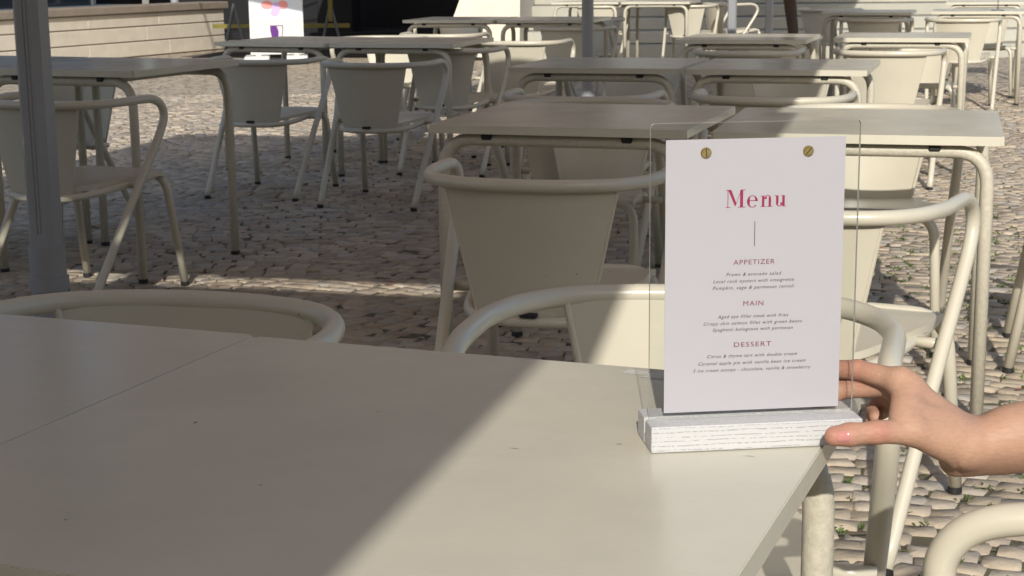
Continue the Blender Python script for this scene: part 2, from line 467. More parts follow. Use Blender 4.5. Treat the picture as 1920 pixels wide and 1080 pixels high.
def cobbles():
    A = 0.074; B = 0.061
    cy, sy = math.cos(-0.22), math.sin(-0.22)
    items = []
    for r in range(-20, 262):
        off = (r % 2) * 0.5 * A + rng.uniform(-.02, .02)
        for c in range(-150, 150):
            a = c * A + off + rng.uniform(-.009, .009)
            ph = 2 * math.pi * a / 2.1
            b = r * B + 0.13 * math.cos(ph)
            x = a * cy - b * sy; y = a * sy + b * cy
            if y < 1.2 or y > 14.5 or x < -0.37 * y - .9 or x > 0.36 * y + 1.0:
                continue
            slope = -0.13 * math.sin(ph) * 2 * math.pi / 2.1
            items.append((x, y, -0.22 + math.atan(slope) * 0.8))
    T = np.array(items); n = len(T)
    V = stone_verts(n)
    hx = A / 2 * rng.uniform(.94, 1.09, n); hy = B / 2 * rng.uniform(.96, 1.10, n)
    hz = rng.uniform(.018, .022, n)
    V[:, :, 0] *= hx[:, None]; V[:, :, 1] *= hy[:, None]; V[:, :, 2] *= hz[:, None]
    V[:, :, 2] += V[:, :, 0] * rng.normal(0, .035, n)[:, None] + V[:, :, 1] * rng.normal(0, .045, n)[:, None]
    ang = T[:, 2] + rng.normal(0, .07, n)
    ca, sa = np.cos(ang)[:, None], np.sin(ang)[:, None]
    X = V[:, :, 0] * ca - V[:, :, 1] * sa; Y = V[:, :, 0] * sa + V[:, :, 1] * ca
    V[:, :, 0] = X; V[:, :, 1] = Y
    zt = rng.normal(0, .0020, n) - 0.0015
    # those that show largest in the photograph stay single stones
    px = 960 + 3030 * T[:, 0] / (T[:, 1] * .98 + .23); py = -73 + 1.144 * 3030 / T[:, 1]
    seen = ((px > 1545) & (px < 1920) & (py < 1080) & (py > 380)) | ((px > 0) & (px < 830) & (py > 430) & (py < 660))
    order = np.argsort(np.where(seen, T[:, 1], 1e6))[:300]
    single = np.zeros(n, bool); single[order] = True
    faces = F_STONE + F_TOP
    for i in order:
        me = bpy.data.meshes.new('cobblestone')
        me.from_pydata([tuple(v) for v in V[i]], [], faces)
        me.polygons.foreach_set('use_smooth', [True] * len(me.polygons))
        o = link_mesh('cobblestone', me, M_stone, GROUND)
        o.location = (T[i, 0], T[i, 1], zt[i])
    rest = np.where(~single)[0]
    W = V[rest].copy()
    W[:, :, 0] += T[rest, 0][:, None]; W[:, :, 1] += T[rest, 1][:, None]; W[:, :, 2] += zt[rest][:, None]
    m = len(rest)
    me = bpy.data.meshes.new('cobblestones')
    q = np.array(F_STONE); t = np.array(F_TOP)
    offs = (np.arange(m) * 25)[:, None, None]
    Q = (q[None] + offs).reshape(-1, 4); Tt = (t[None] + offs).reshape(-1, 3)
    me.vertices.add(m * 25); me.vertices.foreach_set('co', W.reshape(-1))
    loops = np.concatenate([Q.reshape(-1), Tt.reshape(-1)])
    me.loops.add(len(loops)); me.loops.foreach_set('vertex_index', loops.astype(np.int32))
    tot = np.concatenate([np.full(len(Q), 4), np.full(len(Tt), 3)])
    st = np.concatenate([[0], np.cumsum(tot)[:-1]])
    me.polygons.add(len(tot)); me.polygons.foreach_set('loop_start', st.astype(np.int32))
    me.update(calc_edges=True); me.validate()
    tag(link_mesh('cobblestones', me, M_stone, GROUND, smooth=True), kind='stuff')
    return T
STONES = cobbles()

# ------------------------------------------------------------------ background: low wall, building, stairs
def low_wall():
    p0, p1 = Vector((-9.2, 11.6, 0)), Vector((-3.88, 22.3, 0))
    d = (p1 - p0); ln = d.length; yaw = math.atan2(d.y, d.x)
    w = tag(empty('low_wall', p0, yaw), 'low pale limestone wall in courses with a brown coping, behind the left tables', 'wall')
    H = [0.0, 0.19, 0.375, 0.545]
    meshes = {}
    for r in range(3):
        x = -0.7 * (r % 2) - 0.2
        k = 0
        while x < ln:
            L_ = (1.55, 1.80, 1.35)[(k + r) % 3]
            e = min(x + L_, ln); s = max(x, 0)
            if e - s > 0.05:
                bm = bmesh.new()
                box(bm, 0.0006, e - s - 0.0006, 0.0, 0.32, H[r] + 0.007, H[r + 1] - 0.007, 0.006, 1)
                b = from_bm('stone_block', bm, M_wall, w); b.location = (s, 0, 0)
            x += L_; k += 1
    bm = bmesh.new(); box(bm, 0.0, ln - 0.02, 0.015, 0.30, 0.0, 0.54); from_bm('mortar_core', bm, M_cap, w)
    bm = bmesh.new(); box(bm, -0.02, ln + 0.05, -0.05, 0.40, 0.545, 0.64, 0.012, 2); from_bm('coping', bm, M_cap, w)
    # raised terrace behind it
    bm = bmesh.new(); box(bm, 0, ln + 0.0, 0.401, 9.0, 0.0, 0.60); t = from_bm('terrace', bm, M_asph)
    t.location = p0; t.rotation_euler.z = yaw; tag(t, kind='structure')
low_wall()

def pavilion():
    yaw = math.atan2(22.3 - 11.6, -3.88 + 9.2)
    b = tag(empty('glass_pavilion', (-9.2, 11.6, .60), yaw), 'dark glazed cafe front on the terrace above the low limestone wall', 'building')
    ln = 11.4
    bm = bmesh.new(); box(bm, 0, ln, 1.7, 7.0, 3.2, 4.2); from_bm('roof', bm, M_dark, b)
    bm = bmesh.new(); box(bm, 0.02, ln - .02, 6.0, 6.9, 0.003, 3.198); from_bm('back_wall', bm, M_dark, b)
    n = 8
    for i in range(n):
        a = ln / n * i
        bm = bmesh.new(); box(bm, a + .03, a + ln / n - .03, 1.80, 1.83, .003, 3.197); from_bm('pane', bm, M_glass, b)
    for i in range(n + 1):
        a = ln / n * i
        bm = bmesh.new(); box(bm, a - .028, a + .028, 1.76, 1.87, .003, 3.197); from_bm('mullion', bm, M_trestle, b)
pavilion()

def street_front():
    f = tag(empty('street_building', (0, -17, 0), 0), 'plain unseen house row added behind the camera, facing the terrace', 'building')
    bm = bmesh.new(); box(bm, -26, 26, -9, 0, 0, 8.0); from_bm('wall', bm, M_facade, f)  # unseen row added to block low skylight from behind
    bm = bmesh.new(); box(bm, -26.4, 26.4, -9.4, .4, 8.003, 8.4); from_bm('cornice', bm, M_cap, f)
    for i in range(17):
        for z in (.2, 4.4):
            bm = bmesh.new(); box(bm, -24.6 + i * 3, -23.2 + i * 3, .003, .03, z, z + 2.4); from_bm('window', bm, M_glass, f)
street_front()

def building():
    b = tag(empty('arcade_building', (-4.2, 25.2, 0), -0.12), 'dark shaded building front with deep openings behind the white sign board', 'building')
    bm = bmesh.new(); box(bm, -2.0, 5.2, 1.8, 9.0, 0, 9.0); from_bm('back_wall', bm, M_dark, b)
    bm = bmesh.new(); box(bm, -2.2, 5.4, -0.2, 9.2, 4.2, 9.6); from_bm('upper_wall', bm, M_brownwall, b)
    for x in (-2.2, 1.3, 4.8):
        bm = bmesh.new(); box(bm, x, x + .55, -0.1, 0.5, 0, 4.195, 0.02); from_bm('pillar', bm, M_dark, b)
    bm = bmesh.new(); box(bm, -1.5, 4.7, -0.2, 1.79, 0.004, 0.10, 0.01); from_bm('threshold', bm, M_dark, b)
    for i in range(5):
        for z in (5.0, 7.4):
            bm = bmesh.new(); box(bm, -1.6 + i * 1.4, -0.9 + i * 1.4, -0.23, -0.203, z, z + 1.5); f = from_bm('window', bm, M_dark, b)
            bm = bmesh.new(); box(bm, -1.55 + i * 1.4, -0.95 + i * 1.4, -0.25, -0.231, z + .05, z + 1.45); from_bm('pane', bm, M_glass, f)
building()

def stairs():
    s = tag(empty('stone_staircase', (-0.2, 19.4, 0), -0.12), 'wide flight of pale stone steps rising behind the far tables', 'staircase')
    for i in range(9):
        bm = bmesh.new(); box(bm, 0.35, 16.0, i * 0.36, 3.6, i * 0.145 + (0.004 if i else -0.05), (i + 1) * 0.145, 0.012, 1)
        from_bm('step', bm, M_step, s)
    # sloping flank slab at the left end
    bm = bmesh.new()
    v = [(-.62, -.25, 0), (.348, -.25, 0), (.348, 3.6, 0), (-.62, 3.6, 0), (-.35, -.10, .75), (.348, -.10, .75), (.348, 3.6, 1.75), (-.35, 3.6, 1.75)]
    vs = [bm.verts.new(p) for p in v]
    for f in ((0, 3, 2, 1), (4, 5, 6, 7), (0, 1, 5, 4), (1, 2, 6, 5), (2, 3, 7, 6), (3, 0, 4, 7)): bm.faces.new([vs[k] for k in f])
    from_bm('flank_slab', bm, M_wall, s)
    t = bmesh.new(); box(t, .36, 30, 3.61, 14, -0.05, 1.30); o = from_bm('upper_terrace', t, M_step)
    o.location = (-0.2, 19.4, 0); o.rotation_euler.z = -0.12; tag(o, kind='structure')
    f = tag(empty('far_building', (14, 38, 1.3), -0.12), 'long pale building far behind the stone steps', 'building')
    bm = bmesh.new(); box(bm, -14, 16, 0, 8, 0, 7.0); from_bm('wall', bm, M_slate, f)
    bm = bmesh.new(); box(bm, -14.4, 16.4, -.4, 8.4, 7.0, 7.35); from_bm('roof', bm, M_cap, f)
    for i in range(10):
        for z in (1.0, 4.0):
            bm = bmesh.new(); box(bm, -12.8 + i * 2.9, -11.6 + i * 2.9, -.03, -.003, z, z + 1.8); from_bm('window', bm, M_glass, f)
stairs()

# ------------------------------------------------------------------ sign board, trestle barrier, tape, leaning post
def sign():
    s = tag(empty('sign_board', (-2.70, 19.0, 0), 0.12), 'white pavement sign with a purple cup printed under a pale blue picture', 'sign')
    bm = bmesh.new(); box(bm, -.31, .31, -.02, .02, 0.10, 1.15, .006); b = from_bm('board', bm, M_white, s)
    bm = bmesh.new(); box(bm, -.30, .30, -.024, -.0215, .495, 1.14); from_bm('picture', bm, M_blue, b)
    def disc(name, pts, m, y):
        bm = bmesh.new(); bm.faces.new([bm.verts.new((x, y, z)) for x, z in pts]); f = bmesh.ops.extrude_face_region(bm, geom=bm.faces[:])
        for v in [g for g in f['geom'] if isinstance(g, bmesh.types.BMVert)]: v.co.y -= .001
        bmesh.ops.recalc_face_normals(bm, faces=bm.faces[:])
        return from_bm(name, bm, m, b)
    el = lambda cx, cz, rx, rz, n=16: [(cx + rx * math.cos(2 * math.pi * k / n), cz + rz * math.sin(2 * math.pi * k / n)) for k in range(n)]
    for i, (cx, cz, rx, rz, m) in enumerate([(-.10, .67, .07, .05, M_pink), (.08, .67, .06, .05, M_pink), (0, .63, .05, .07, M_lilac), (-.02, .575, .045, .035, M_lilac)]):
        disc('picture_blot', el(cx, cz, rx, rz), m, -.0255 - i * .0012)
    cup = [(-.075, .565), (.075, .565), (.073, .50), (.055, .41), (.035, .375), (-.035, .375), (-.055, .41), (-.073, .50)]
    cup = [(x, z - .13) for x, z in cup]
    disc('cup_print', cup, M_purple, -.0215)
    lit = [(.0, .555), (.066, .555), (.064, .50), (.048, .415), (.02, .39), (.005, .40), (.02, .44), (.022, .50), (.008, .54)]
    lit = [(x, z - .13) for x, z in lit]
    disc('cup_highlight', lit, M_white, -.0235)
    for x in (-.22, .22):
        bm = bmesh.new(); box(bm, x - .03, x + .03, -.012, .012, .088, .10); from_bm('stem', bm, M_white, s)
        bm = bmesh.new(); box(bm, x - .16, x + .13, -.26, .22, .0, .09, .02); from_bm('foot', bm, M_white, s)
sign()

def barrier():
    b = tag(empty('trestle_barrier', (-2.35, 21.6, 0), -0.1), 'grey trestle barrier with yellow tape in front of the dark building', 'barrier')
    for x in (-1.3, 0.0):
        for dx in (-.14, .14):
            bm = bmesh.new(); tube(bm, [(x + dx, 0, .004), (x, 0, .62)], .02, 8); from_bm('leg', bm, M_trestle, b)
    bm = bmesh.new(); box(bm, -1.6, .25, -.01, .01, .30, .355); from_bm('tape', bm, M_yellow, b)
    bm = bmesh.new(); box(bm, -.03, .03, -.03, .03, .38, 1.0, .008); from_bm('upright', bm, M_yellow, b)
barrier()

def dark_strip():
    bm = bmesh.new(); box(bm, -.35, 2.7, -5.0, -.25, -.05, .006)  # even dark sheet on the ground in front of the dark building
    o = from_bm('dark_ground_sheet', bm, M_dark); o.location = (-3.0, 25.2, 0); o.rotation_euler.z = -.12
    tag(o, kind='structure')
dark_strip()

def prop_post():
    bm = bmesh.new()
    tube(bm, [(0, 0, 0), (-.02, 0, .5), (-.10, .0, 1.1), (-.2, .0, 1.7)], [.02, .028, .05, .065], 10)
    o = from_bm('leaning_post', bm, M_brown, smooth=True); o.location = (1.885, 10.6, 0)
    tag(o, 'dark brown leaning post that widens upwards, behind the far middle tables', 'post')
prop_post()

# ------------------------------------------------------------------ parasols (posts in view, canopies above the frame)
YAW_U = -0.25
U = Vector((math.cos(YAW_U), math.sin(YAW_U), 0)); Vv = Vector((-math.sin(YAW_U), math.cos(YAW_U), 0))
def parasol(px, py, s0, s1, t0, t1, label, z=2.2, hw=.042, z0=0.0):
    p = tag(empty('parasol', (px, py, z0), YAW_U), label, 'parasol', 'square parasols over the terrace')
    os_, ot = Vector((px, py, 0)).dot(U), Vector((px, py, 0)).dot(Vv)
    a0, a1, b0, b1 = s0 - os_, s1 - os_, t0 - ot, t1 - ot
    bm = bmesh.new()
    vs = box(bm, -hw, hw, -hw, hw, 0.02, z + .45)
    bmesh.ops.bevel(bm, geom=[e for e in bm.edges if abs(e.verts[0].co.z - e.verts[1].co.z) > .5], offset=.014, segments=1, affect='EDGES')
    from_bm('post', bm, M_post, p)
    for sx in (-1, 1):                                   # extruded groove lines
        bm = bmesh.new(); box(bm, sx * .006 - .0025, sx * .006 + .0025, -hw - .0022, -hw - .0002, .34, z + .3); from_bm('post_rib', bm, M_post, p)
    bm = bmesh.new(); cyl(bm, (0, 0), hw * 1.32, 0.0, .30, 20); cyl(bm, (0, 0), hw * 1.46, .16, .20, 20); from_bm('base_sleeve', bm, M_post, p, autosmooth=.6)
    bm = bmesh.new(); box(bm, -.30, .30, -.30, .30, .003, .012); from_bm('base_plate', bm, M_post, p)
    bm = bmesh.new()
    c = bm.verts.new(((a0 + a1) / 2, (b0 + b1) / 2, z + .5))
    cs = [bm.verts.new(q) for q in ((a0, b0, z), (a1, b0, z), (a1, b1, z), (a0, b1, z))]
    dn = [bm.verts.new(v.co - Vector((0, 0, .12))) for v in cs]
    for k in range(4):
        bm.faces.new((cs[k], cs[(k + 1) % 4], c)); bm.faces.new((dn[k], dn[(k + 1) % 4], cs[(k + 1) % 4], cs[k]))
    cn = from_bm('canopy', bm, M_fabric, p)
    for q in ((a0, b0), (a1, b0), (a1, b1), (a0, b1)):
        bm = bmesh.new(); tube(bm, [(0, 0, z + .38), ((a0 + a1) / 2 * .1 + q[0] * .9, (b0 + b1) / 2 * .1 + q[1] * .9, z + .0)], .012, 8); from_bm('rib', bm, M_post, p)
parasol(-1.435, 4.92, -4.1, .12, 1.87, 6.40, 'grey square parasol post standing between the left chairs, nearest one')
parasol(-1.05, -.70, -4.1, .125, -2.0, 1.48, 'square parasol over the front tables, its post out of view behind the camera')
FLAP = [o for o in bpy.data.objects if o.name.startswith('parasol') and 'behind the camera' in o.get('label', '')][0]
bm = bmesh.new(); a_, b_ = Vector((-1.05, -.70, 0)).dot(U), Vector((-1.05, -.70, 0)).dot(Vv)

for q0, q1 in ((-.74, .20), (-2.07, -1.90), (-4.0, -2.38)): box(bm, q0 - a_, q1 - a_, 1.38 - b_, 2.1 - b_, 2.14, 2.146)  # strips added out of view to keep sun off the table edge and post
from_bm('added_shade_flap', bm, M_fabric, FLAP)
parasol(.50, 10.4, -3.3, .45, 8.0, 13.0, 'slim grey parasol post right of the picture middle, beyond the middle tables', hw=.034)
parasol(-4.6, 22.6, -8.3, -5.4, 15.25, 23.5, 'parasol on the raised terrace that shades the trestle barrier, post behind the low wall', z=1.6, z0=.60)  # added out of frame to darken the barrier and the building front
FLAP2 = [o for o in bpy.data.objects if o.name.startswith('parasol') and 'slim' in o.get('label', '')][0]
bm = bmesh.new(); a_, b_ = Vector((.50, 10.4, 0)).dot(U), Vector((.50, 10.4, 0)).dot(Vv)
box(bm, -1.80 - a_, .45 - a_, 6.95 - b_, 8.05 - b_, 2.17, 2.176); from_bm('added_shade_flap', bm, M_fabric, FLAP2)  # another piece added out of view, shading the slim post
parasol(2.18, 16.0, -3.2, -.4, 14.6, 17.2, 'grey parasol post in front of the steps, left one of the far pair', z=2.4)
parasol(2.86, 18.0, -3.0, -.2, 17.3, 19.8, 'thin grey parasol post by the steps, right one of the far pair', z=2.4)

# ------------------------------------------------------------------ chair prototype
def mirror(pts):
    return list(pts) + [(-x, y, z) for x, y, z in pts[::-1][1:]]

def make_chair():
    t = empty('armchair')
    R = .0145
    right = [(.236, -.285, .014), (.250, -.08, .300), (.262, .055, .485), (.267, .112, .570), (.268, .128, .618),
             (.267, .108, .655), (.266, .06, .672), (.268, -.02, .674), (.266, -.09, .673), (.243, -.175, .672), (.190, -.240, .672), (.10, -.276, .672), (0, -.287, .672)]
    bm = bmesh.new()
    tube(bm, catmull(mirror(right), 7), R, 16)
    for s in (1, -1):
        tube(bm, [(s * .183, .012, .386), (s * .259, .014, .386)], .0115, 10)
    from_bm('arm_frame', bm, M_paint, t, smooth=True)
    # seat rail: U round the back and sides
    bm = bmesh.new()
    rail = [(.192, .170, .405), (.190, .06, .392), (.180, -.08, .380), (.150, -.190, .370), (.085, -.238, .366), (0, -.250, .366)]
    tube(bm, catmull(mirror(rail), 7), .0125, 12)
    from_bm('seat_rail', bm, M_paint, t, smooth=True)
    # front legs: one bent tube under the front of the seat
    bm = bmesh.new()
    fl = [(.222, .262, .014), (.205, .196, .405), (0, .180, .405)]
    tube(bm, fillet(mirror(fl), .075, 7), R, 16)
    from_bm('front_legs', bm, M_paint, t, smooth=True)
    # back sheet, curved and tapered
    def back_pt(s, q, off=0.0):
        hw = .192 + (.128 - .192) * q
        x = s * hw
        y = (-.279 + .046 * q) + 1.24 * x * x + off
        return Vector((x, y, .668 + (.374 - .668) * q))
    bm = bmesh.new(); nx, nz = 22, 8
    g = [[[bm.verts.new(back_pt(-1 + 2 * i / nx, j / nz, o)) for i in range(nx + 1)] for j in range(nz + 1)] for o in (0.0, .0035)]
    for j in range(nz):
        for i in range(nx):
            bm.faces.new((g[0][j][i], g[0][j + 1][i], g[0][j + 1][i + 1], g[0][j][i + 1]))
            bm.faces.new((g[1][j][i], g[1][j][i + 1], g[1][j + 1][i + 1], g[1][j + 1][i]))
    for j in range(nz):
        for i, fl_ in ((0, 0), (nx, 1)):
            q = (g[0][j][i], g[1][j][i], g[1][j + 1][i], g[0][j + 1][i]); bm.faces.new(q if not fl_ else q[::-1])
    for i in range(nx):
        for j, fl_ in ((0, 1), (nz, 0)):
            q = (g[0][j][i], g[1][j][i], g[1][j][i + 1], g[0][j][i + 1]); bm.faces.new(q if not fl_ else q[::-1])
    for s in (-1, 1):                      # rolled side edges
        tube(bm, [back_pt(s, j / 8, .004) for j in range(9)], .0052, 8)
    bmesh.ops.recalc_face_normals(bm, faces=bm.faces[:])
    from_bm('backrest', bm, M_paint, t, autosmooth=.7)
    # seat sheet
    def seat_pt(s, q):
        hw = .128 + (.205 - .128) * min(1, q * 1.5)
        y = -.240 + .440 * q + (.05 * s * s if q < .2 else 0) * (1 - q * 5 if q < .2 else 0)
        z = .386 + .036 * q + .012 * s * s * (1 - q) - .014 * max(0, q - .86) / .14
        return Vector((s * hw, y, z))
    bm = bmesh.new(); nx, ny = 10, 12
    g = [[[bm.verts.new(seat_pt(-1 + 2 * i / nx, j / ny) + Vector((0, 0, o))) for i in range(nx + 1)] for j in range(ny + 1)] for o in (0.0, -.004)]
    for j in range(ny):
        for i in range(nx):
            bm.faces.new((g[0][j][i], g[0][j][i + 1], g[0][j + 1][i + 1], g[0][j + 1][i]))
            bm.faces.new((g[1][j][i], g[1][j + 1][i], g[1][j + 1][i + 1], g[1][j][i + 1]))
    rim = [(0, i) for i in range(nx + 1)] + [(j, nx) for j in range(1, ny + 1)] + [(ny, i) for i in range(nx - 1, -1, -1)] + [(j, 0) for j in range(ny - 1, 0, -1)]
    low = [bm.verts.new(g[0][j][i].co + Vector((0, 0, -.016))) for j, i in rim]
    for k in range(len(rim)):
        a, b = rim[k], rim[(k + 1) % len(rim)]
        bm.faces.new((g[0][a[0]][a[1]], low[k], low[(k + 1) % len(rim)], g[0][b[0]][b[1]]))
    from_bm('seat', bm, M_paint, t, autosmooth=.8)
    bm = bmesh.new(); box(bm, -.02, .02, -.268, -.248, .378, .388, .003, 1); from_bm('rubber_spacer', bm, M_rubber, t)
    for x, y in ((.236, -.285), (-.236, -.285), (.222, .262), (-.222, .262)):
        bm = bmesh.new(); cyl(bm, (x, y), .0162, 0, .014, 12, .0155); from_bm('rubber_foot', bm, M_rubber, t)
    return t
CHAIR = make_chair()
used = [False]
def chair(x, y, fx, fy, label, group):
    o = CHAIR if not used[0] else copy_tree(CHAIR)
    used[0] = True
    o.location = (x, y, 0); o.rotation_euler = (0, 0, math.atan2(-fx, fy))
    for ch in o.children: pass
    tag(o, label, 'chair', group)
    return o

# ------------------------------------------------------------------ table prototype (origin at the middle of its footprint)
def make_table():
    t = empty('cafe_table')
    bm = bmesh.new()
    vs = box(bm, -.35, .35, -.35, .35, .698, .720)
    bmesh.ops.bevel(bm, geom=[e for e in bm.edges if abs(e.verts[0].co.z - e.verts[1].co.z) > .01], offset=.007, segments=3, affect='EDGES')
    bmesh.ops.bevel(bm, geom=[e for e in bm.edges if all(v.co.z > .719 for v in e.verts) and len(e.link_faces) == 2 and any(f.normal.z < .5 for f in e.link_faces)],
                    offset=.0012, segments=2, affect='EDGES')
    from_bm('tabletop', bm, M_top, t, autosmooth=.6)
    for s in (-1, 1):
        bm = bmesh.new()
        pts = [(-.316, s * .312, .014), (-.316, s * .312, .680), (.316, s * .312, .680), (.316, s * .312, .014)]
        tube(bm, fillet(pts, .085, 8), .0165, 16)
        from_bm('leg_hoop', bm, M_paint, t, smooth=True)
    for s in (-1, 1):
        bm = bmesh.new(); tube(bm, [(s * .2, -.30, .684), (s * .2, .30, .684)], .012, 8); from_bm('stretcher', bm, M_paint, t, smooth=True)
        for x in (-.19, .19):
            bm = bmesh.new(); box(bm, x - .014, x + .014, s * .325 - .009, s * .325 + .009, .681, .697, .003, 1); from_bm('clip', bm, M_rubber, t)
        for x in (-.316, .316):
            bm = bmesh.new(); cyl(bm, (x, s * .312), .0182, 0, .014, 12, .0175); from_bm('rubber_foot', bm, M_rubber, t)
    return t
TABLE = make_table()
usedt = [False]
def table(flx, fly, yaw, label, group, prot=None):
    """placed by its near left corner"""
    o = TABLE if not usedt[0] else copy_tree(TABLE)
    usedt[0] = True
    c, s = math.cos(yaw), math.sin(yaw)
    o.location = (flx + .35 * c - .35 * s, fly + .35 * s + .35 * c, 0)
    o.rotation_euler = (0, 0, yaw)
    tag(o, label, 'table', group)
    return o

G1, G2 = 'pairs of cream cafe tables', 'cream metal armchairs at the tables'
TB = table(-.553, 1.176, -.369, 'cream square table at the front, half in sun, carrying the menu stand', G1)
for ch in TB.children:
    if ch.name.startswith('leg_hoop'):
        ch.data = ch.data.copy(); ch.data.materials[0] = M_worn
table(-.553 - .7005 * math.cos(.369) + .0024, 1.176 + .7005 * math.sin(.369) + .0062, -.369, 'shaded cream table at the front left, butted against the sunlit menu table', G1)
table(-.222, 4.282, -.314, 'shaded cream table behind the empty armchair in the middle, left of its pair', G1)
table(.498, 4.012, -.265, 'cream table half in sun directly behind the top of the menu stand', G1)
table(-.007, 6.59, -.296, 'shaded table in the second row, left of the pair with the half sunlit end', G1)
table(.685, 6.37, -.295, 'second row table whose right end is in sun, beside the shaded one', G1)
TALL = table(-1.98, 6.04, -.40, 'shaded table on the left, its right corner seen beside the nearest grey post', G1)
TALL2 = table(-2.645, 6.33, -.40, 'shaded table at the left picture edge, behind the nearest grey post', G1)
for t_ in (TALL, TALL2): t_.scale.z = 1.075
table(-1.63, 9.02, -.42, 'shaded table in front of the white sign board', G1)
table(-.965, 8.73, -.31, 'shaded table right of the one under the white sign board', G1)
table(-.79, 12.1, -.28, 'far shaded table in front of the white stair flank, left of its pair', G1)
table(-.09, 11.9, -.28, 'far shaded table left of the slim grey post, right of its pair', G1)
table(.43, 16.75, -.28, 'farthest sunlit table behind the slim grey post, left of its pair', G1)
table(1.13, 16.55, -.28, 'farthest sunlit table right of the slim grey post', G1)
table(.88, 8.72, -.29, 'shaded table in the third row in front of the two far posts', G1)
table(1.73, 8.72, -.29, 'fully sunlit table in the third row on the right', G1)
table(2.42, 12.75, -.29, 'shaded table at the upper right, left of the table with the glass', G1)
table(3.28, 12.72, -.29, 'sunlit table at the upper right corner carrying a drinking glass', G1)
table(4.05, 15.2, -.29, 'sunlit table at the very top right, behind the one with the glass', G1)

A_ = (.286, .958)           # facing away along the rows
chair(-.515, 1.985, -.23, -.97, 'shaded armchair facing us behind the front left table, its curved rail showing', G2)
chair(.205, 1.985, -.25, -.97, 'armchair half in sun facing us behind the menu stand', G2)
chair(.412, 1.04, -.95, .30, 'armchair at the lower right corner, only its bent arm rail showing', G2)
chair(.10, 3.70, .25, .968, 'shaded armchair with its back to us in the middle, left of the menu stand', G2)
chair(.635, 3.24, .50, .866, 'sunlit armchair with its back to us, right of the menu stand', G2)
chair(.24, 5.22, -.286, -.958, 'armchair facing us behind the shaded middle table, top of its back in sun', G2)
chair(1.08, 4.88, -.25, -.968, 'sunlit armchair facing us beyond the half sunlit table, right of the menu stand', G2)
chair(1.70, 4.52, -.958, .286, 'sunlit armchair at the right edge facing left towards the half sunlit table', G2)
chair(.27, 5.82, *A_, 'shaded armchair with its back to us in front of the left second row table', G2)
chair(.93, 5.70, *A_, 'armchair with its back to us at the second row table with the sunlit end', G2)
chair(.55, 7.42, -.286, -.958, 'shaded armchair facing us behind the left second row table', G2)
chair(1.22, 7.22, -.286, -.958, 'armchair half in sun facing us behind the second row table with the sunlit end', G2)
TALL3 = chair(-1.50, 5.62, .42, .907, 'shaded armchair with its back to us beside the nearest grey post', G2)
TALL3.scale.z = 1.03
chair(-1.98, 6.95, -.39, -.92, 'shaded armchair facing us across the left table, partly behind the nearest post', G2)
chair(-2.35, 6.1, .42, .907, 'shaded armchair at the left picture edge with its back to us', G2)
chair(-1.20, 8.17, *A_, 'shaded armchair with its back to us below the white sign board', G2)
chair(-.60, 7.82, *A_, 'shaded armchair with its back to us, right of the one below the white sign', G2)
chair(-.30, 8.98, *A_, 'shaded armchair pushed fully under the table left of the sunlit far chair', G2)
chair(-.80, 10.1, -.286, -.958, 'shaded armchair facing us behind the table right of the white sign board', G2)
chair(-.42, 10.75, *A_, 'sunlit armchair seen in the gap behind the chairs below the sign', G2)
chair(.09, 9.74, *A_, 'brightly sunlit armchair with its back to us, left of the slim grey post', G2)
chair(.47, 11.6, *A_, 'far shaded armchair with its back to us beside the slim grey post', G2)
chair(-.45, 12.95, -.286, -.958, 'far armchair facing us behind the table by the white stair flank', G2)
chair(.62, 13.1, -.5, -.86, 'far armchair facing us just behind the slim grey post', G2)
chair(1.24, 8.42, *A_, 'shaded armchair with its back to us at the third row table', G2)
chair(1.94, 8.32, *A_, 'sunlit armchair with its back to us at the third row table', G2)
chair(2.42, 9.62, -.286, -.958, 'sunlit armchair facing us behind the sunlit third row table', G2)
chair(1.58, 9.75, -.286, -.958, 'shaded armchair facing us behind the shaded third row table', G2)
chair(3.43, 12.35, *A_, 'sunlit armchair with its back to us at the table with the glass', G2)
chair(3.95, 13.55, -.286, -.958, 'sunlit armchair facing us behind the table with the glass', G2)
chair(2.80, 12.5, *A_, 'shaded armchair with its back to us at the upper right table', G2)
chair(3.02, 13.75, -.286, -.958, 'far armchair facing us behind the shaded upper right table', G2)
chair(.95, 16.9, *A_, 'farthest armchair with its back to us, left one by the slim post', G2)
chair(1.85, 16.75, *A_, 'farthest armchair with its back to us, right one under the sunlit table', G2)
chair(2.35, 17.2, .9, .43, 'farthest armchair turned sideways beside the left far post', G2)
chair(2.95, 15.0, .6, .8, 'far armchair turned right in front of the thin far post', G2)

# ------------------------------------------------------------------ glass on the far right table
def goblet():
    bm = bmesh.new()
    tube(bm, [(0, 0, 0), (0, 0, .004), (0, 0, .008), (0, 0, .09), (0, 0, .11), (0, 0, .15), (0, 0, .22)],
         [.05, .05, .006, .006, .022, .046, .040], 20)
    o = from_bm('drinking_glass', bm, acrylic('drinking glass', (.86, .88, .93, 1), 1.6), smooth=True)
    o.location = (3.82, 12.80, .7205)
    tag(o, 'clear stemmed drinking glass standing on the upper right table', 'glass')
goblet()

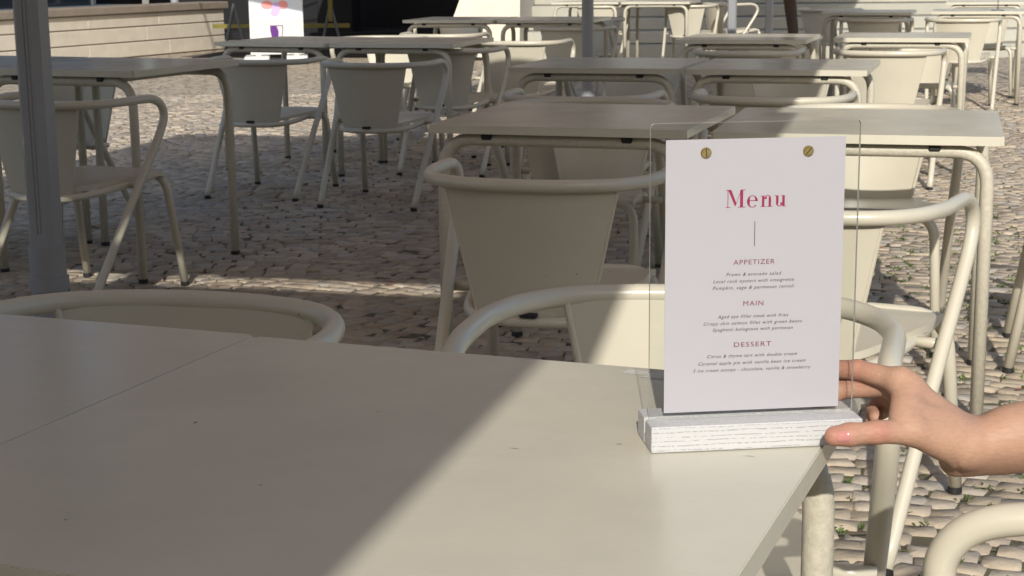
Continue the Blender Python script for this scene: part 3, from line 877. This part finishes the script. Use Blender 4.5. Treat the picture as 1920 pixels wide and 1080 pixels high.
# ------------------------------------------------------------------ menu stand
BX, BY, BYAW, BW, BD, BH = .120, 1.354, .112, .190, .062, .0235
def menu_stand():
    s = tag(empty('menu_stand', (BX, BY, .7205), BYAW), 'clear acrylic menu stand on a white washed wooden base, holding a printed menu card', 'menu stand')
    bm = bmesh.new()
    ya, yb = .0270, .0330                               # slot
    box(bm, 0, BW, 0, ya, 0, BH, .0012, 2)
    box(bm, 0, BW, yb, BD, 0, BH, .0012, 2)
    box(bm, .0005, BW - .0005, ya - .001, yb + .001, 0.0003, BH - .014)
    from_bm('base', bm, M_wood, s)
    # acrylic sheet with rounded top corners
    x0, x1, z0, z1, r = .0035, BW - .0010, BH - .0135, .2850, .004
    out = [(x0, z0), (x1, z0)] + [(x1 - r + r * math.cos(a), z1 - r + r * math.sin(a)) for a in np.linspace(0, math.pi / 2, 5)] \
        + [(x0 + r + r * math.cos(a), z1 - r + r * math.sin(a)) for a in np.linspace(math.pi / 2, math.pi, 5)]
    bm = bmesh.new()
    f = [bm.verts.new((x, ya + .0006, z)) for x, z in out]; b = [bm.verts.new((x, yb - .0014, z)) for x, z in out]
    bm.faces.new(f); bm.faces.new(b[::-1])
    for k in range(len(out)):
        q = bm.faces.new((f[k], f[k - 1], b[k - 1], b[k])); q.material_index = 1
    bmesh.ops.recalc_face_normals(bm, faces=bm.faces[:])
    from_bm('acrylic_sheet', bm, [M_acr, M_acr_edge], s)
    # card
    cx0, cx1, cz0, cz1 = .0165, .0165 + .1590, BH + .0050, BH + .2475
    bm = bmesh.new(); box(bm, cx0, cx1, ya - .0004, ya + .0002, cz0, cz1)
    card = from_bm('menu_card', bm, M_paper, s)
    for sx, rot in ((.0515, 1.55), (cx1 - .0335, -.85)):
        bm = bmesh.new()
        n = 24
        prof = [(.0047, 0), (.0047, .0012), (.0040, .0019), (0.0, .0022)]
        rings = [[bm.verts.new((rr * math.cos(2 * math.pi * k / n), -y, rr * math.sin(2 * math.pi * k / n))) for k in range(n)] for rr, y in prof[:3]]
        for a, b2 in zip(rings[:-1], rings[1:]):
            for k in range(n): bm.faces.new((a[k], a[(k + 1) % n], b2[(k + 1) % n], b2[k]))
        bm.faces.new(rings[-1])
        bmesh.ops.recalc_face_normals(bm, faces=bm.faces[:])
        sc = from_bm('brass_screw', bm, M_brass, s, autosmooth=.5)
        sc.location = (sx, ya - .0005, cz1 - (.0115 if sx < .1 else .0120))
        bm = bmesh.new(); box(bm, -.0040, .0040, -.00225, -.0018, -.0005, .0005)
        sl_ = from_bm('screw_slot', bm, M_slot, sc); sl_.rotation_euler = (0, rot, 0)
    # ---- print
    yt = ya - .0006
    mid = (cx0 + cx1) / 2 - .0002
    def line(txt, z, size, m, shear=0.0, space=1.0, width=None, bold=0.0):
        cu = bpy.data.curves.new('menu_text', 'FONT')
        cu.body = txt; cu.size = size; cu.shear = shear; cu.space_character = space; cu.align_x = 'CENTER'
        cu.offset = bold; cu.resolution_u = 3
        tmp = bpy.data.objects.new('tmp_text', cu); COL.objects.link(tmp)
        dg = bpy.context.evaluated_depsgraph_get()
        me = bpy.data.meshes.new_from_object(tmp.evaluated_get(dg))
        bpy.data.objects.remove(tmp)
        co = np.zeros(len(me.vertices) * 3); me.vertices.foreach_get('co', co); co = co.reshape(-1, 3)
        x = co[:, 0] - (co[:, 0].min() + co[:, 0].max()) / 2
        sc = width / (x.max() - x.min()) if width else 1.0
        new = np.stack([x * sc + mid, np.full(len(x), yt), co[:, 1] + z], 1)
        me.vertices.foreach_set('co', new.reshape(-1)); me.update()
        me.materials.clear()
        o = link_mesh('menu_text', me, m, card)
        return o
    K = .1590 / 335.0                                  # metres per photo pixel on the card
    top = cz1
    zz = lambda py: top - (py - 259) * K
    heads = [('APPETIZER', 492, 78), ('MAIN', 570, 38), ('DESSERT', 648, 71)]
    for t_, y_, w_ in heads:
        line(t_, zz(y_), .0062, M_head, 0, 1.15, w_ * K)
    rows = [('Prawn & avocado salad', 513, 105), ('Local rock oysters with vinaigrette', 525.5, 153), ('Pumpkin, sage & parmesan ravioli', 538, 155),
            ('Aged eye fillet steak with fries', 592.5, 134), ('Crispy skin salmon fillet with green beans', 605, 187), ('Spaghetti bolognese with parmesan', 617, 153),
            ('Citrus & thyme tart with double cream', 667.5, 172), ('Caramel apple pie with vanilla bean ice cream', 681, 205), ('3 ice cream scoops - chocolate, vanilla & strawberry', 694, 225)]
    for t_, y_, w_ in rows:
        line(t_, zz(y_), 0.0042, M_ink, .34, 1.22, w_ * K, .000022)
    bm = bmesh.new(); box(bm, mid - .00028, mid + .00028, yt - .00005, yt + .00005, zz(458), zz(412)); from_bm('menu_rule', bm, M_ink, card)
    # ---- the title in a high contrast serif, each letter drawn from thick stems and hairlines
    u = 33 * K / 100.0                                  # 100 units = cap height
    x00, zb = mid - 55.5 * K, zz(385.5)
    def poly(bm, pts):
        bm.faces.new([bm.verts.new((x00 + x * u, yt, zb + z * u)) for x, z in pts])
    def arcband(bm, cx, cz, ro, rzo, thick, a0, a1, n=18):
        """stroke along an ellipse whose thickness follows |cos| (thick sides, thin top and bottom)"""
        prev = None
        for k in range(n + 1):
            a = a0 + (a1 - a0) * k / n
            w = 3.5 + thick * abs(math.cos(a)) ** 1.5
            p = (cx + ro * math.cos(a), cz + rzo * math.sin(a)); q = (cx + (ro - w) * math.cos(a), cz + (rzo - (3.5 + (thick * .15) * abs(math.cos(a)))) * math.sin(a))
            if prev: poly(bm, [prev[0], p, q, prev[1]])
            prev = (p, q)
    bm = bmesh.new()
    # M
    poly(bm, [(0, 0), (26, 0), (26, 3.5), (0, 3.5)]); poly(bm, [(11, 3.5), (15, 3.5), (15, 96), (11, 96)])
    poly(bm, [(2, 96.5), (31, 96.5), (31, 100), (2, 100)])
    poly(bm, [(15, 96), (33, 96), (62, 22), (54, 6)])
    poly(bm, [(54, 6), (62, 22), (89, 96), (85, 96)])
    poly(bm, [(82, 3.5), (99, 3.5), (99, 96.5), (82, 96.5)]); poly(bm, [(70, 0), (112, 0), (112, 3.4), (70, 3.4)]); poly(bm, [(84, 96.6), (112, 96.6), (112, 100), (84, 100)])
    # e
    ex = 152
    arcband(bm, ex, 32, 31, 34, 13, math.radians(4), math.radians(318), 30)
    poly(bm, [(ex - 19, 35), (ex + 31, 35), (ex + 31, 39), (ex - 19, 39)])
    # n
    nx = 198
    poly(bm, [(nx, 0), (nx + 30, 0), (nx + 30, 3.4), (nx, 3.4)]); poly(bm, [(nx + 8, 3.4), (nx + 22, 3.4), (nx + 22, 65), (nx + 8, 60)]); poly(bm, [(nx - 1, 59), (nx + 8, 60), (nx + 8, 63), (nx - 1, 62)])
    arcband(bm, nx + 41, 44, 19, 22, 10, 0, math.pi, 16)
    poly(bm, [(nx + 46, 3.4), (nx + 60, 3.4), (nx + 60, 44), (nx + 46, 44)]); poly(bm, [(nx + 38, 0), (nx + 68, 0), (nx + 68, 3.4), (nx + 38, 3.4)])
    # u
    ux = 278
    poly(bm, [(ux + 8, 22), (ux + 22, 22), (ux + 22, 62), (ux + 8, 62)]); poly(bm, [(ux - 1, 60.5), (ux + 8, 61), (ux + 8, 64), (ux - 1, 64)])
    arcband(bm, ux + 27, 22, 19, 22, 10, math.pi, 2 * math.pi, 16)
    poly(bm, [(ux + 44, 3.4), (ux + 58, 3.4), (ux + 58, 62), (ux + 44, 62)]); poly(bm, [(ux + 36, 61), (ux + 44, 61), (ux + 44, 64), (ux + 36, 64)]); poly(bm, [(ux + 44, 0), (ux + 67, 0), (ux + 67, 3.3), (ux + 44, 3.3)])
    bmesh.ops.recalc_face_normals(bm, faces=bm.faces[:])
    from_bm('menu_title', bm, M_crim, card)
    return s
menu_stand()

# paint marks on the front table (lying on its top, moving with it)
def marks():
    yaw = -.369
    c0 = TB.location
    def loc(x, y):
        dx, dy = x - c0.x, y - c0.y
        return dx * math.cos(-yaw) - dy * math.sin(-yaw), dx * math.sin(-yaw) + dy * math.cos(-yaw)
    def patch(name, x, y, rx, ry, m, z=.72025, n=14, rough=.35):
        cx, cy = loc(x, y)
        bm = bmesh.new()
        pts = []
        for k in range(n):
            a = 2 * math.pi * k / n; q = 1 + random.uniform(-rough, rough)
            pts.append(bm.verts.new((cx + rx * q * math.cos(a), cy + ry * q * math.sin(a), z)))
        bm.faces.new(pts)
        from_bm(name, bm, m, TB)
    patch('scuff_mark', .128, 1.640, .018, .011, M_chip); patch('scuff_mark', .150, 1.622, .016, .014, M_chip, .7204)
    for x, y, rx, ry in ((.001, 1.375, .005, .0008), (.094, 1.385, .003, .0012), (-.30, 1.47, .002, .002), (-.13, 1.50, .0035, .001), (-.21, 1.28, .002, .0015), (.205, 1.345, .004, .0006),
                         (-.35, 1.20, .0015, .0015)):
        patch('scratch', x, y, rx, ry, M_dent, n=7)
marks()

# ------------------------------------------------------------------ hand and forearm (one continuous surface grown from a distance field)
def hand():
    S = 1 / 2150.0
    def P(u, v, y): return np.array(((u - 1545) * S, y, -(v - 820) * S))
    prim = []
    def cap(a, b, ra, rb, k=.006, sx=1.0): prim.append((a, b, ra, rb, k))
    FA = [  # forearm, slightly flattened by pairs of strands
        (P(2560, 690, .10), P(2150, 778, .055), .043, .036), (P(2150, 778, .055), P(1920, 829, .036), .034, .0255), (P(1920, 829, .036), P(1846, 846, .032), .0236, .0212),
        (P(1920, 836, .058), P(1846, 846, .056), .0225, .021), (P(2150, 790, .080), P(1920, 836, .058), .030, .0225)]
    for a, b, ra, rb in FA: cap(a, b, ra, rb, .012)
    cap(P(1960, 858, .050), P(1818, 880, .048), .0190, .0132, .018)             # ulna head / heel of the hand
    # palm: metacarpals
    IM, MM, RM, LM = P(1706, 722, .040), P(1702, 733, .062), P(1712, 752, .080), P(1730, 775, .092)
    WR = P(1838, 838, .040)
    for k_, (m_, ra, rb) in enumerate(((IM, .0185, .0112), (MM, .0190, .0115), (RM, .0185, .0110), (LM, .0175, .0100))):
        cap(WR + np.array((0, .006 * k_, -.002 * k_)), m_, ra, rb, .010)
    # thenar mass and thumb
    cap(P(1810, 846, .026), P(1715, 812, .006), .0195, .0130, .012)
    cap(P(1790, 815, .028), P(1718, 778, .018), .0170, .0105, .012)             # web between thumb and index
    cap(P(1722, 738, .036), P(1696, 790, .010), .0130, .0110, .012)
    cap(P(1715, 813, .006), P(1642, 812, -.006), .0122, .0098, .006)
    cap(P(1642, 812, -.006), P(1590, 815, -.0085), .0099, .0098, .004)
    cap(P(1590, 815, -.0085), P(1562, 818, -.0075), .0099, .0088, .004)
    # index
    cap(IM, P(1640, 703, .066), .0108, .0090, .005); cap(P(1640, 703, .066), P(1578, 703, .082), .0090, .0082, .003)
    cap(P(1578, 703, .082), P(1535, 716, .070), .0080, .0068, .003)
    # middle
    cap(MM, P(1612, 744, .084), .0105, .0090, .005); cap(P(1612, 744, .084), P(1578, 764, .078), .0090, .0082, .003)
    cap(P(1578, 764, .078), P(1560, 782, .062), .0080, .0068, .003)
    # ring
    cap(RM, P(1704, 774, .112), .0100, .0084, .005); cap(P(1704, 774, .112), P(1690, 790, .104), .0082, .0075, .003)
    cap(P(1690, 790, .104), P(1684, 800, .086), .0074, .0064, .003)
    # little
    cap(LM, P(1712, 792, .116), .0092, .0074, .005); cap(P(1712, 792, .116), P(1690, 806, .112), .0072, .0066, .003)
    cap(P(1690, 806, .112), P(1678, 814, .096), .0064, .0056, .003)
    def sdf(X):
        d = np.full(X.shape[:-1], 1e3)
        for a, b, ra, rb, k in prim:
            ba = b - a; l2 = ba @ ba
            t = np.clip(((X - a) @ ba) / l2, 0, 1)
            q = np.linalg.norm(X - a - t[..., None] * ba, axis=-1) - (ra + (rb - ra) * t)
            h = np.clip(.5 + .5 * (d - q) / k, 0, 1)
            d = d * (1 - h) + q * h - k * h * (1 - h)
        # creases: thumb knuckle wrinkles and the wrist fold
        def groove(p, axis, w, depth, rad):
            r = np.linalg.norm(X - p, axis=-1)
            s_ = (X - p) @ axis
            return depth * np.exp(-(s_ / w) ** 2) * np.exp(-(r / rad) ** 2)
        ax = np.array((1., 0, .05))
        for du in (0, 7, 15):
            d = d + groove(P(1637 + du, 812, -.018), ax, .0010, .0006, .010)
        wx = np.array((.75, 0, .66))
        d = d + groove(P(1795, 872, .030), wx, .0018, .0011, .022)
        d = d + groove(P(1700, 806, -.002), np.array((.6, 0, .8)), .0015, .0007, .014)
        d = d - groove(P(1718, 706, .036), np.array((0., 1, 0)), .010, .0012, .014)       # index knuckle
        return d
    lo = np.array((-.030, -.035, -.075)); hi = np.array((.492, .165, .130)); st = .0021
    xs = [np.arange(lo[i], hi[i], st) for i in range(3)]
    G = np.stack(np.meshgrid(*xs, indexing='ij'), -1)
    D = np.empty(G.shape[:3])
    for i0 in range(0, G.shape[0], 40): D[i0:i0 + 40] = sdf(G[i0:i0 + 40])
    # naive surface nets
    ins = D < 0
    n0, n1, n2 = D.shape
    acc = np.zeros((n0 - 1, n1 - 1, n2 - 1, 3)); cnt = np.zeros((n0 - 1, n1 - 1, n2 - 1))
    cor = [(i, j, k) for i in (0, 1) for j in (0, 1) for k in (0, 1)]
    sl_ = lambda c: (slice(c[0], n0 - 1 + c[0]), slice(c[1], n1 - 1 + c[1]), slice(c[2], n2 - 1 + c[2]))
    for a in range(8):
        for b in range(a + 1, 8):
            if sum(abs(p - q) for p, q in zip(cor[a], cor[b])) != 1: continue
            da, db = D[sl_(cor[a])], D[sl_(cor[b])]
            cr = (da < 0) != (db < 0)
            t = np.where(cr, da / np.where(cr, da - db, 1), 0)
            pa, pb = np.array(cor[a], float), np.array(cor[b], float)
            acc += np.where(cr[..., None], pa + t[..., None] * (pb - pa), 0); cnt += cr
    act = cnt > 0
    idx = -np.ones(act.shape, int); idx[act] = np.arange(act.sum())
    ijk = np.argwhere(act)
    verts = lo + st * (ijk + acc[act] / cnt[act][:, None])
    faces = []
    for ax_ in range(3):
        o1, o2 = (ax_ + 1) % 3, (ax_ + 2) % 3
        a = ins.take(range(0, D.shape[ax_] - 1), ax_); b = ins.take(range(1, D.shape[ax_]), ax_)
        E = np.argwhere(a != b)
        E = E[(E[:, o1] > 0) & (E[:, o2] > 0) & (E[:, o1] < D.shape[o1] - 1) & (E[:, o2] < D.shape[o2] - 1)]
        e1 = np.zeros(3, int); e1[o1] = 1; e2 = np.zeros(3, int); e2[o2] = 1
        q = [idx[tuple((E - d_).T)] for d_ in (0 * e1, e1, e1 + e2, e2)]
        Q = np.stack(q, 1)
        fl = a[tuple(E.T)]
        Q[fl] = Q[fl][:, ::-1]
        faces.append(Q)
    F = np.concatenate(faces)
    F = F[(F >= 0).all(1)]
    # project the vertices onto the field and colour them
    for _ in range(3):
        e = 4e-4
        g = np.stack([(sdf(verts + np.eye(3)[i] * e) - sdf(verts - np.eye(3)[i] * e)) / (2 * e) for i in range(3)], 1)
        gl = np.linalg.norm(g, axis=1, keepdims=True) + 1e-9
        verts = verts - np.clip(sdf(verts), -.001, .001)[:, None] * g / gl ** 2 * .8
    me = bpy.data.meshes.new('person')
    me.from_pydata(verts.tolist(), [], F.tolist())
    me.update()
    base = np.array(L(178, 140, 117)[:3]); red = np.array(L(174, 112, 98)[:3])
    w = np.zeros(len(verts))
    for p, r_ in ((P(1566, 818, -.012), .018), (P(1640, 812, -.014), .013), (P(1630, 700, .066), .020), (P(1575, 703, .08), .02), (P(1600, 748, .09), .018), (P(1660, 745, .09), .02)):
        w = np.maximum(w, np.exp(-(np.linalg.norm(verts - p, axis=1) / r_) ** 2))
    colr = base + (red - base) * (w * .6)[:, None]
    at = me.color_attributes.new('Col', 'FLOAT_COLOR', 'POINT')
    at.data.foreach_set('color', np.concatenate([colr, np.ones((len(verts), 1))], 1).astype(np.float32).reshape(-1))
    o = link_mesh('person', me, M_skin, smooth=True)
    tag(o, 'bare right hand and forearm of a person gripping the menu stand base from the right', 'person')
    # local axes are those of a slightly downward tilted view on the hand
    ORG = Vector((HX, HY, HZ))
    o.location = ORG; o.rotation_euler = (-PITCH, 0, 0)
    # thumbnail
    n_, m_ = 14, 12
    vs, fs = [], []
    for j in range(m_ + 1):
        for i in range(n_ + 1):
            s, q = -1 + 2 * i / n_, -1 + 2 * j / m_
            uu = 1574 + s * 13.0 * math.sqrt(max(0, 1 - .45 * q * q)); vv = 817 + q * 10.5 * math.sqrt(max(0, 1 - .30 * s * s)) - s * 1.0
            y = -.034
            for _ in range(60):
                dd = float(sdf(P(uu, vv, y)[None])[0])
                if dd < 1e-5: break
                y += dd * .7
            lift = .00075 * (1 - max(abs(s), abs(q)) ** 4) + .00025
            p = P(uu, vv, y - lift); vs.append(tuple(p))
    for j in range(m_):
        for i in range(n_):
            a = j * (n_ + 1) + i; fs.append((a, a + 1, a + n_ + 2, a + n_ + 1))
    nm = bpy.data.meshes.new('fingernail'); nm.from_pydata(vs, [], fs)
    link_mesh('fingernail', nm, M_nail, o, smooth=True)
HX, HY, HZ = .270, 1.352, .735
hand()

# ------------------------------------------------------------------ weeds and leaf litter in the joints
def weeds():
    vs, fs = [], []
    def leaf(p, d, l, w, up):
        i = len(vs); s = Vector((-d.y, d.x, 0)) * w
        vs.extend([tuple(p), tuple(p + d * l * .5 + s + Vector((0, 0, up * .6))), tuple(p + d * l + Vector((0, 0, up * .8))), tuple(p + d * l * .5 - s + Vector((0, 0, up * .7)))])
        fs.append((i, i + 1, i + 2, i + 3))
    near = STONES[(STONES[:, 0] > .25 * STONES[:, 1] - .25) & (STONES[:, 1] < 7.5) & (STONES[:, 1] > 2.2)]
    for _ in range(700):
        x, y, a = near[rng.integers(len(near))]
        if rng.random() < .5: ox, oy = rng.uniform(-.036, .036), .030
        else: ox, oy = .037, rng.uniform(-.03, .03)
        p0 = Vector((x + ox * math.cos(a) - oy * math.sin(a), y + ox * math.sin(a) + oy * math.cos(a), -.005))
        big = rng.random() < .16
        for _k in range(14 if big else 6):
            t = rng.uniform(0, 2 * math.pi); d = Vector((math.cos(t), math.sin(t), 0))
            off = Vector((rng.normal(0, .012 if big else .010), rng.normal(0, .012 if big else .007), 0))
            leaf(p0 + off, d, rng.uniform(.008, .022) * (1.2 if big else .7), rng.uniform(.002, .0045), rng.uniform(.006, .018))
    me = bpy.data.meshes.new('weeds'); me.from_pydata(vs, [], fs)
    tag(link_mesh('weeds', me, M_green), kind='stuff')
    vs.clear(); fs.clear()
    for _ in range(90):
        x, y, a = STONES[rng.integers(len(STONES))]
        if y > 9: continue
        t = rng.uniform(0, 6.28)
        leaf(Vector((x + rng.uniform(-.05, .05), y + .05, .004)), Vector((math.cos(t), math.sin(t), 0)), rng.uniform(.02, .045), rng.uniform(.004, .009), rng.uniform(.004, .012))
    me = bpy.data.meshes.new('dry_leaves'); me.from_pydata(list(vs), [], list(fs))
    tag(link_mesh('dry_leaves', me, M_dry), kind='stuff')
weeds()
